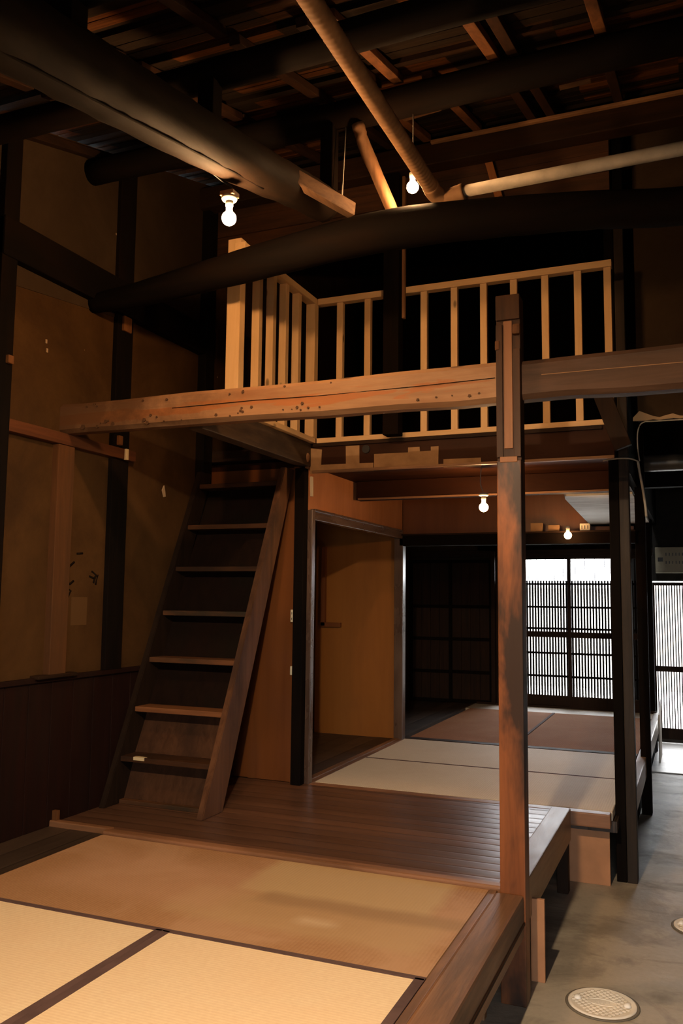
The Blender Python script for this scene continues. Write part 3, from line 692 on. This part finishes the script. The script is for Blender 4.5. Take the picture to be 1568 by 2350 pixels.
# ================================================================== LOFT RAILING
def railing_part(mb, name, mat, t): return mb.build(name, mat, t)
t = thing('railing', (-1.44, 5.42, 2.80), 'pale new pine railing along the loft front', 'railing')
B(-2.44, -.425, 5.395, 5.455, 3.805, 3.850, bev=.003).build('top_rail', M_new['X'], t)
B(-2.44, -.425, 5.40, 5.45, 2.800, 2.835, bev=.003).build('bottom_rail', M_new['X'], t)
b0 = None
for x in (-2.273, -2.063, -1.653, -1.441, -1.241, -1.041, -.839, -.634, -.452):
    if b0 is None:
        b0 = B(x - .0225, x + .0225, 5.405, 5.445, 2.835, 3.805, bev=.002).build('baluster', M_new['Z'], t); bx = x
    else:
        c = b0.copy(); C.objects.link(c); c.location.x += x - bx
t = thing('railing', (-2.48, 4.85, 2.80), 'pale new pine railing along the stair opening, running in depth', 'railing')
B(-2.515, -2.445, 4.33, 5.46, 3.835 - .03, 3.850, bev=.003).build('top_rail', M_new['Y'], t)
B(-2.515, -2.445, 4.43, 5.40, 2.800, 2.835, bev=.003).build('bottom_rail', M_new['Y'], t)
B(-2.565, -2.475, 4.335, 4.40, 2.81, 3.88, bev=.003).build('newel', M_new['Z'], t)
B(-2.515, -2.445, 5.36, 5.42, 2.835, 3.805, bev=.003).build('corner_post', M_new['Z'], t)
b0 = None
for y in (4.58, 4.77, 4.955, 5.15):
    if b0 is None: b0 = B(-2.515, -2.462, y - .022, y + .022, 2.80, 3.805, bev=.002).build('baluster', M_new['Z'], t); by = y
    else: c = b0.copy(); C.objects.link(c); c.location.y += y - by
# side beam of the stair opening
B(-2.565, -2.475, 3.955, 5.39, 2.635, 2.797, bev=.006).build('stair_opening_beam', wood('grey_side_beam', (.075, .045, .025), (.04, .024, .014), 'Y', .6, .2, (.022, .013, .008), .7), label='greyish beam in depth under the stair-side railing', cat='beam')
MB().tube([(-2.50, 5.30, 2.69), (-2.50, 5.375, 2.69)], .032, 14).build('peg', M_old['Y'], label='pale round peg end at the corner above the black post', cat='peg') if False else None
MB().lathe((-2.49, 5.335, 2.655), [(0, 0), (.02, .004), (.027, .02), (.027, .05), (.02, .066), (0, .07)], 14).build('peg', M_old['Z'], label='pale round peg end at the corner above the black post', cat='peg')

# ================================================================== LOFT FRONT FASCIA
t = B(-2.46, -.43, 5.40, 5.47, 2.605, 2.798, bev=.003).build('loft_edge_beam', M_plyd, label='dark red-brown edge board of the loft floor, patched with cardboard', cat='beam')
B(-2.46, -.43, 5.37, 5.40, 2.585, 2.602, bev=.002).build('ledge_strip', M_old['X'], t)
B(-2.46, -.50, 5.385, 5.40, 2.772, 2.795, bev=.002).build('upper_strip', M_dark['X'], t)
CBXZ = [([(-2.478, 2.765), (-2.394, 2.751), (-2.399, 2.643), (-2.21, 2.642), (-2.212, 2.765), (-2.111, 2.765), (-2.11, 2.64), (-2.007, 2.638), (-2.007, 2.584), (-2.119, 2.583), (-2.482, 2.585)], 'U-shaped cardboard scrap at the left of the loft edge board'), ([(-2.002, 2.698), (-1.758, 2.696), (-1.758, 2.729), (-1.678, 2.73), (-1.675, 2.698), (-1.599, 2.699), (-1.599, 2.726), (-1.545, 2.726), (-1.548, 2.585), (-2.001, 2.586)], 'long notched cardboard scrap in the middle of the loft edge board'), ([(-1.512, 2.636), (-1.261, 2.634), (-1.258, 2.58), (-1.513, 2.581)], 'short cardboard strip at the right on the loft edge board')]
for (poly, lb) in CBXZ:
    MB().prism(poly, 'Y', 5.393, 5.399).build('cardboard_scrap', M_card, label=lb, cat='cardboard', group=None)
MB().lathe((-1.99, 5.39, 2.70), [(0, 0)], 4) if False else None
m = MB(); m.tube([(-2.06, 5.40, 2.735), (-2.06, 5.385, 2.735)], .028, 16); m.build('round_knot', M_black, label='round black knob on the loft edge between the cardboard scraps', cat='knob')
# second beam below / behind the fascia
B(-2.47, -.46, 6.25, 6.35, 2.49, 2.638, bev=.004).build('ceiling_beam', M_plyd, label='dark red-brown beam under the rear ceiling behind the third bulb', cat='beam')
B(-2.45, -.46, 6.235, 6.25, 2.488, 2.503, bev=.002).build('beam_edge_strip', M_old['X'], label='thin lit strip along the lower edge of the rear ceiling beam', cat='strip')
MB().prism([(5.43, 2.57), (5.455, 2.57), (5.46, 2.43), (5.44, 2.43)], 'X', -2.50, -2.485).build('paper_strip', M_cream, label='torn white paper strip above the side opening corner', cat='paper')
for (x, w_, h_, lb, y) in ((-1.25, .10, .075, 'larger plain', 7.44), (-1.105, .095, .055, 'low plain', 7.45)):
    B(x - w_ / 2, x + w_ / 2, y - .03, y + .02, 2.302, 2.302 + h_, bev=.002).build('cardboard_box', M_card, label='%s little cardboard piece standing on the rear lintel' % lb, cat='box')
t = thing('outlet_box', (-.845, 7.43, 2.302), 'small cream junction box standing on the rear lintel below the bright ceiling', 'outlet box')
B(-.887, -.803, 7.42, 7.45, 2.302, 2.365, bev=.004).build('housing', M_cream, t)
for dx in (-.024, 0, .024): B(-.845 + dx - .003, -.845 + dx + .003, 7.418, 7.421, 2.318, 2.348).build('slot', M_black, t)

# ================================================================== SILLS AND MATS
t = B(-.835, -.712, -2.4, 3.80, .285, .458, bev=.012).build('floor_edge_sill', M_sill, label='thick worn wooden sill edging the front tatami, running to the front post', cat='sill')
B(-.868, -.835, -2.4, 3.84, .40, .452, bev=.004).build('inner_strip', M_sill, t)
B(-.714, -.706, -2.4, 3.79, .34, .352, bev=.003).build('edge_groove', M_dark['Y'], t, label='dark groove along the outer face')
B(-.84, -.728, 3.90, 5.40, .285, .472, bev=.006).build('floor_edge_sill', M_sillpale, label='pale polished sill edging the boarded floor behind the front post', cat='sill')
t = B(-2.955, -.82, 3.835, 3.895, .40, .468, bev=.010).build('cross_sill', M_sillX, label='reddish rounded sill between the front mats and the boarded floor', cat='sill')
B(-2.955, -.82, 3.897, 3.928, .41, .458, bev=.006).build('rear_strip', M_sillX, t)
B(-2.48, -.50, 5.405, 5.49, .37, .452, bev=.008).build('cross_sill', M_sillX, label='sill in front of the bleached tatami, stepping down to the passage', cat='sill')
B(-.47, -.40, 5.78, 10.42, .30, .458, bev=.008).build('floor_edge_sill', wood('pale_passage_sill', (.30, .22, .16), (.18, .12, .08), 'Y', .4, .45), label='long sill along the rear rooms beside the passage', cat='sill')
struct('baseboard_right', B(-.50, -.46, 5.8, 10.42, 0, .30), M_soot['Y'])
struct('baseboard_front', MB().box(-1.6, -1.56, -2.4, 5.4, 0, .33), M_soot['Y'])

def mat(x0, x1, y0, y1, z, mt, label, borders, group=None, th=.055):
    t = thing('tatami_mat', ((x0 + x1) / 2, (y0 + y1) / 2, z - th), label, 'tatami mat', group)
    bb = MB(); bb.box(x0, x1, y0, y1, z - th, z, bev=.006); bb.build('rush_cover', mt, t)
    for b_ in borders:
        wd = borders[b_]
        q = {'l': (x0 - .001, x0 + wd, y0, y1), 'r': (x1 - wd, x1 + .001, y0, y1), 'f': (x0, x1, y0 - .001, y0 + wd), 'b': (x0, x1, y1 - wd, y1 + .001)}[b_]
        B(*q, z - .02, z + .002, bev=.001).build('cloth_border', M_heri, t)
    return t
MZ = .452
mat(-2.95, -.87, 2.868, 3.832, MZ, M_tat_old, 'sunburnt orange-brown tatami mat lying crosswise in front of the boarded floor', {'f': .012})
mat(-1.905, -.87, .96, 2.866, MZ, M_tat_new, 'bright cream tatami mat in the lower right foreground with dark cloth edges', {'l': .032, 'r': .034, 'b': .014})
mat(-2.95, -1.907, .96, 2.866, MZ, M_tat_new, 'bright cream tatami mat in the lower left corner with dark cloth edges', {'r': .03, 'b': .014})
mat(-2.50, -.495, 5.495, 6.50, MZ, M_tat_white, 'nearer of the two bleached pale tatami mats in the rear room', {'b': .022})
mat(-2.50, -.495, 6.505, 7.50, MZ, M_tat_white, 'farther of the two bleached pale tatami mats in the rear room', {})
B(-2.50, -.475, 7.502, 7.60, .40, .456, bev=.003).build('door_track', M_dark['X'], label='dark door track between bleached and brown mats', cat='sill')
mat(-2.46, -1.49, 7.60, 9.90, MZ, M_tat_brown, 'left brown tatami mat in the far room', {'r': .025})
mat(-1.485, -.475, 7.60, 9.90, MZ, M_tat_brown, 'right brown tatami mat in the far room', {})

# under-floor pieces by the passage
B(-.80, -.52, 5.555, 5.575, 0, .375, bev=.002).build('riser_panel', M_underfloor, label='orange plywood panel closing the step below the rear sill', cat='panel')
B(-.80, -.735, 5.30, 5.37, 0, .285, bev=.004).build('stub_post', M_dark['Z'], label='short post carrying the far end of the pale sill', cat='post')
B(-.735, -.672, 4.07, 4.09, 0, .36, bev=.002).build('leaning_board', M_underfloor, label='small upright orange board standing behind the front post under the sill', cat='board')
B(-.90, -.865, 3.95, 3.98, 0, .33, bev=.003).build('stub_post', M_old['Z'], label='thin stub post hidden behind the foot of the front post', cat='post')
B(-.875, -.845, 3.62, 3.66, 0, .33, bev=.003).build('stub_post', M_old['Z'], label='thin stub post under the front sill just before the post', cat='post')
B(-.812, -.745, 5.92, 5.95, 0, .37, bev=.003).build('stub_post', M_soot['Z'], label='dark stub post beside the orange step panel', cat='post') if False else None

# ================================================================== PIPES
def spiral_tube(a, b_, r, pitch, amp, seg=16, seed=0):
    a = Vector(a); b_ = Vector(b_); L = (b_ - a).length; n = int(L / pitch) * 4; pts = []; rad = []
    for i in range(n + 1):
        pts.append(a.lerp(b_, i / n)); rad.append(r + (amp if i % 4 in (1, 2) else 0))
    return pts, rad
pts, rad = spiral_tube((-1.155, 2.25, 3.745), (-1.155, 3.90, 3.755), .038, .03, .0018)
MB().tube(pts, rad, 18, .015, 2).build('wrapped_hose', M_hose, label='brown spiral-wrapped hose running in depth below the roof', cat='hose')
t = thing('metal_pipe', (-1.0, 3.95, 3.72), 'long pale metal pipe running right from the hose end below the roof', 'pipe')
MB().tube([(-1.03, 3.965, 3.735), (-.4, 3.945, 3.738), (1.3, 3.89, 3.745)], [.029, .031, .036], 20, .01, 3).build('straight_pipe', M_pipe, t)
MB().tube(smooth([(-1.155, 3.88, 3.755), (-1.15, 3.95, 3.745), (-1.11, 3.99, 3.725), (-1.05, 3.975, 3.73), (-1.0, 3.965, 3.735)], 5), .042, 16, .02, 5).build('elbow', M_hose, t, label='brown taped elbow')
MB().tube([(-1.045, 3.97, 3.734), (-1.02, 3.967, 3.735)], .036, 18).build('coupling', M_hose, t)

# ================================================================== BULBS
def bulb(loc, mk, label, rose=True, cord=None, tilt=0, scale=1.0, name='light_bulb', box=False):
    x, y, z = loc; t = thing(name, (x, y, z), label, 'light bulb'); s_ = scale
    prof = []
    for i in range(13):
        a = -PI / 2 + i / 12 * (PI * .86)
        prof.append((max(0, .031 * s_ * math.cos(a)), .031 * s_ * math.sin(a)))
    prof[0] = (0, prof[0][1]); prof.append((.0135 * s_, .036 * s_))
    MB().lathe((0, 0, 0), prof, 24).build('globe', M_bulb[mk], t, base=(0, 0, 0)).location = (0, 0, 0)
    g = t.children[0]
    MB().lathe((0, 0, 0), [(.0138 * s_, .034 * s_), (.0145 * s_, .05 * s_), (.017 * s_, .055 * s_), (.017 * s_, .075 * s_), (.014 * s_, .079 * s_)], 20).build('socket', M_white, t, base=(0, 0, 0)).location = (0, 0, 0)
    if rose:
        MB().lathe((0, 0, 0), [(.014 * s_, .076 * s_), (.030 * s_, .079 * s_), (.034 * s_, .086 * s_), (.034 * s_, .095 * s_), (.028 * s_, .10 * s_)], 24).build('ceiling_rose', M_white, t, base=(0, 0, 0)).location = (0, 0, 0)
    if box:
        B(-.034, .034, -.03, .03, .10, .122, bev=.003).build('mounting_block', M_old['X'], t, base=(0, 0, 0)).location = (0, 0, 0)
    if cord:
        MB().tube(smooth([Vector(p) - Vector(loc) for p in cord], 6), .0035, 8).build('cord', M_wire if not box else M_black, t, base=(0, 0, 0)).location = (0, 0, 0)
    if tilt: t.rotation_euler = (0, tilt, 0)
    return t
bulb((-1.893, 3.2, 3.415), 'a', 'glowing bulb hanging under the big climbing beam at upper left', cord=[(-1.893, 3.2, 3.53), (-1.885, 3.2, 3.56), (-1.91, 3.16, 3.575), (-1.94, 3.09, 3.60)], box=True, scale=1.05)
bulb((-1.283, 4.0, 3.825), 'b', 'glowing bulb beside the lower end of the brown hose', rose=False, cord=[(-1.283, 4.0, 3.90), (-1.285, 4.01, 3.98), (-1.29, 4.03, 4.24)])
bulb((-1.338, 5.8, 2.352), 'c', 'glowing bulb on a grey cord below the loft edge', cord=[(-1.338, 5.8, 2.45), (-1.345, 5.8, 2.47), (-1.36, 5.80, 2.52), (-1.357, 5.80, 2.60), (-1.35, 5.8, 2.64)])
bulb((-.97, 7.30, 2.256), 'd', 'small tilted bulb against the rear lintel beside the tall post', rose=False, cord=[(-.97, 7.30, 2.33), (-.975, 7.34, 2.31), (-.985, 7.39, 2.305)], scale=1.0)
bulb((-.72, 1.25, 3.05), 'e', 'glowing bulb hanging over the foreground mats near the viewer', rose=False, cord=[(-.72, 1.25, 3.14), (-.72, 1.25, 3.4), (-.72, 1.25, 3.67)])
MB().lathe((-.72, 1.25, 3.05), [(.016, .072), (.022, .070), (.055, .055), (.16, -.014), (.161, -.012), (.057, .058), (.024, .074), (.016, .076)], 40).build('added_lamp_shade', plain('light_cutoff_shade', (.75, .73, .68), .35, .5), bpy.data.objects['light_bulb.004'], label='unseen flat white shade added to hold the lamp light down')  # unseen shade, added to keep the bulb's light off the roof

# ================================================================== ELECTRICS
t = thing('wall_outlet', (-2.58, 5.39, 1.545), 'double wall outlet on the plywood beside the stairs', 'outlet')
B(-2.615, -2.577, 5.388, 5.40, 1.545, 1.63, bev=.003).build('cover_plate', M_cream, t)
for (dx, dz) in ((-.008, .06), (.006, .06), (-.008, .022), (.006, .022)): B(-2.596 + dx - .002, -2.596 + dx + .002, 5.386, 5.389, 1.545 + dz - .008, 1.545 + dz + .008).build('slot', M_black, t)
B(-2.612, -2.58, 5.388, 5.40, 1.18, 1.24, bev=.003).build('blank_plate', M_cream, label='blank square plate low on the plywood beside the stairs', cat='cover plate')
MB().tube(smooth([(-2.596, 5.393, 1.63), (-2.585, 5.392, 1.70), (-2.579, 5.39, 2.0), (-2.578, 5.392, 2.3)], 5), .003, 6).build('cable', M_black, label='thin cable rising from the wall outlet beside the stairs', cat='cable')
MB().tube(smooth([(-.52, 5.63, 2.612), (-.44, 5.64, 2.622), (-.36, 5.64, 2.618), (-.31, 5.65, 2.60)], 5), .005, 8).build('cable', M_wire, label='pale cable looped across the front of the double post', cat='cable')
MB().tube(smooth([(-.30, 5.65, 2.60), (-.31, 5.66, 2.70), (-.305, 5.66, 2.80), (-.27, 5.66, 2.85), (-.15, 5.66, 2.852), (.6, 5.66, 2.85)], 6), .004, 8).build('cable', M_wire, label='thin cable running up and right under the hanging plaster wall', cat='cable')
MB().tube(smooth([(-.31, 5.65, 2.60), (-.30, 5.66, 2.52), (-.285, 5.67, 2.42), (-.275, 5.68, 2.33), (-.27, 5.70, 2.25)], 6), .008, 8).build('cable', M_wire, label='thicker cable dangling below the knot right of the double post', cat='cable')
m = MB(); rr = random.Random(9); xs_ = [-.335 + .04 * k for k in range(41)]
low = [(x, 2.866 + rr.uniform(-.004, .004)) for x in xs_]
upp = [(x, 2.884 + rr.uniform(-.008, .016) + (.03 if x < -.22 and x > -.32 else 0)) for x in xs_]
m.prism(low + upp[::-1], 'Y', 5.672, 5.69)
m.build('torn_plaster_edge', M_chip, label='ragged pale lower edge of the hanging plaster wall', cat='plaster edge')
log([(-.395, 8.0, 2.94), (.2, 8.0, 2.94), (1.3, 8.0, 2.94)], [.075, .075, .075], wood('grey_log', (.10, .085, .07), (.05, .042, .035), 'X', .4, .5), 'round grey log spanning the passage below the hanging wall', seed=2, jit=.01)
t = thing('electrical_panel', (-.25, 11.22, 2.05), 'beige electrical panel above the street door in the passage', 'electrical panel')
B(-.44, -.07, 11.20, 11.30, 2.06, 2.375, bev=.006).build('panel_box', M_box, t)
B(-.41, -.35, 11.195, 11.201, 2.20, 2.25, bev=.001).build('meter_window', M_black, t)
for zz in (2.17, 2.27):
    for k in range(6): B(-.32 + k * .038, -.308 + k * .038, 11.195, 11.201, zz, zz + .035).build('switch', M_black, t)
B(-.15, -.12, 11.19, 11.23, 1.98, 2.04, bev=.003).build('door_bracket', M_dark['Z'], label='small brown bracket above the street door', cat='bracket')
MB().tube([(-1.672, 4.03, 4.25), (-1.669, 4.0, 4.0), (-1.669, 3.98, 3.80)], .0035, 6).build('hanging_string', M_wire, label='thin string hanging beside the strut at the end of the climbing beam', cat='string')
# leaning pale board by the passage end
MB().hexa([(-.40, 9.8, 0), (-.385, 9.8, 0), (-.385, 10.35, 0), (-.40, 10.35, 0), (-.40, 9.9, .50), (-.385, 9.9, .50), (-.385, 10.38, .62), (-.40, 10.38, .62)], bev=.003).build('side_board', plain('bleached_board', (.5, .44, .36), .5, .4, var=.2), label='bleached board standing on the passage floor at the far room edge', cat='board')

# manhole covers
M_knobw = plain('white_knob', (.93, .9, .84), .4, .4)
def manhole(x, y, r, label):
    t = thing('manhole_cover', (x, y, 0), label, 'manhole cover', None)
    MB().lathe((x, y, 0), [(r + .012, .0005), (r + .012, .004), (r + .002, .006), (r + .001, .003)], 40).build('rim', plain('dark_rim', (.16, .14, .11), .7, .3), t)
    m = MB().lathe((x, y, 0), [(r, .0), (r, .008), (r - .008, .011), (r - .014, .008), (0, .0085)], 44)
    m.build('lid', M_manpale, t)
    m = MB(); k = 0; st = .026
    yy = -r
    while yy < r:
        xx = -r + (st / 2 if k % 2 else 0)
        while xx < r:
            dd = math.hypot(xx, yy)
            if dd < r - .024 and math.hypot(xx / 1.9, yy) > .036:
                m.lathe((x + xx, y + yy, .0084), [(.0115, 0), (.009, .0022), (0, .003)], 6)
            xx += st
        yy += st * .62; k += 1
    m.build('scale_pattern', M_manpale, t)
    m = MB(); pr = [(.06 * math.cos(a * PI / 14), .03 * math.sin(a * PI / 14)) for a in range(28)]
    m.tube([(x + a, y + b_, .0095) for a, b_ in pr + [pr[0]]], .0022, 6)
    for dx in (-.028, -.014, 0, .014, .028): m.box(x + dx - .002, x + dx + .002, y - .013, y + .013, .0084, .011)
    m.build('embossed_oval', M_manpale, t)
    for sx in (-1, 1):
        MB().lathe((x + sx * r * .72, y + .0, .0085), [(.016, 0), (.015, .008), (.009, .013), (0, .015)], 16).build('lift_knob', M_knobw, t)
    return t
manhole(-.415, 3.965, .142, 'round pale manhole cover in the passage floor at lower right')
manhole(-.02, 5.06, .135, 'pale manhole cover cut off by the right border')
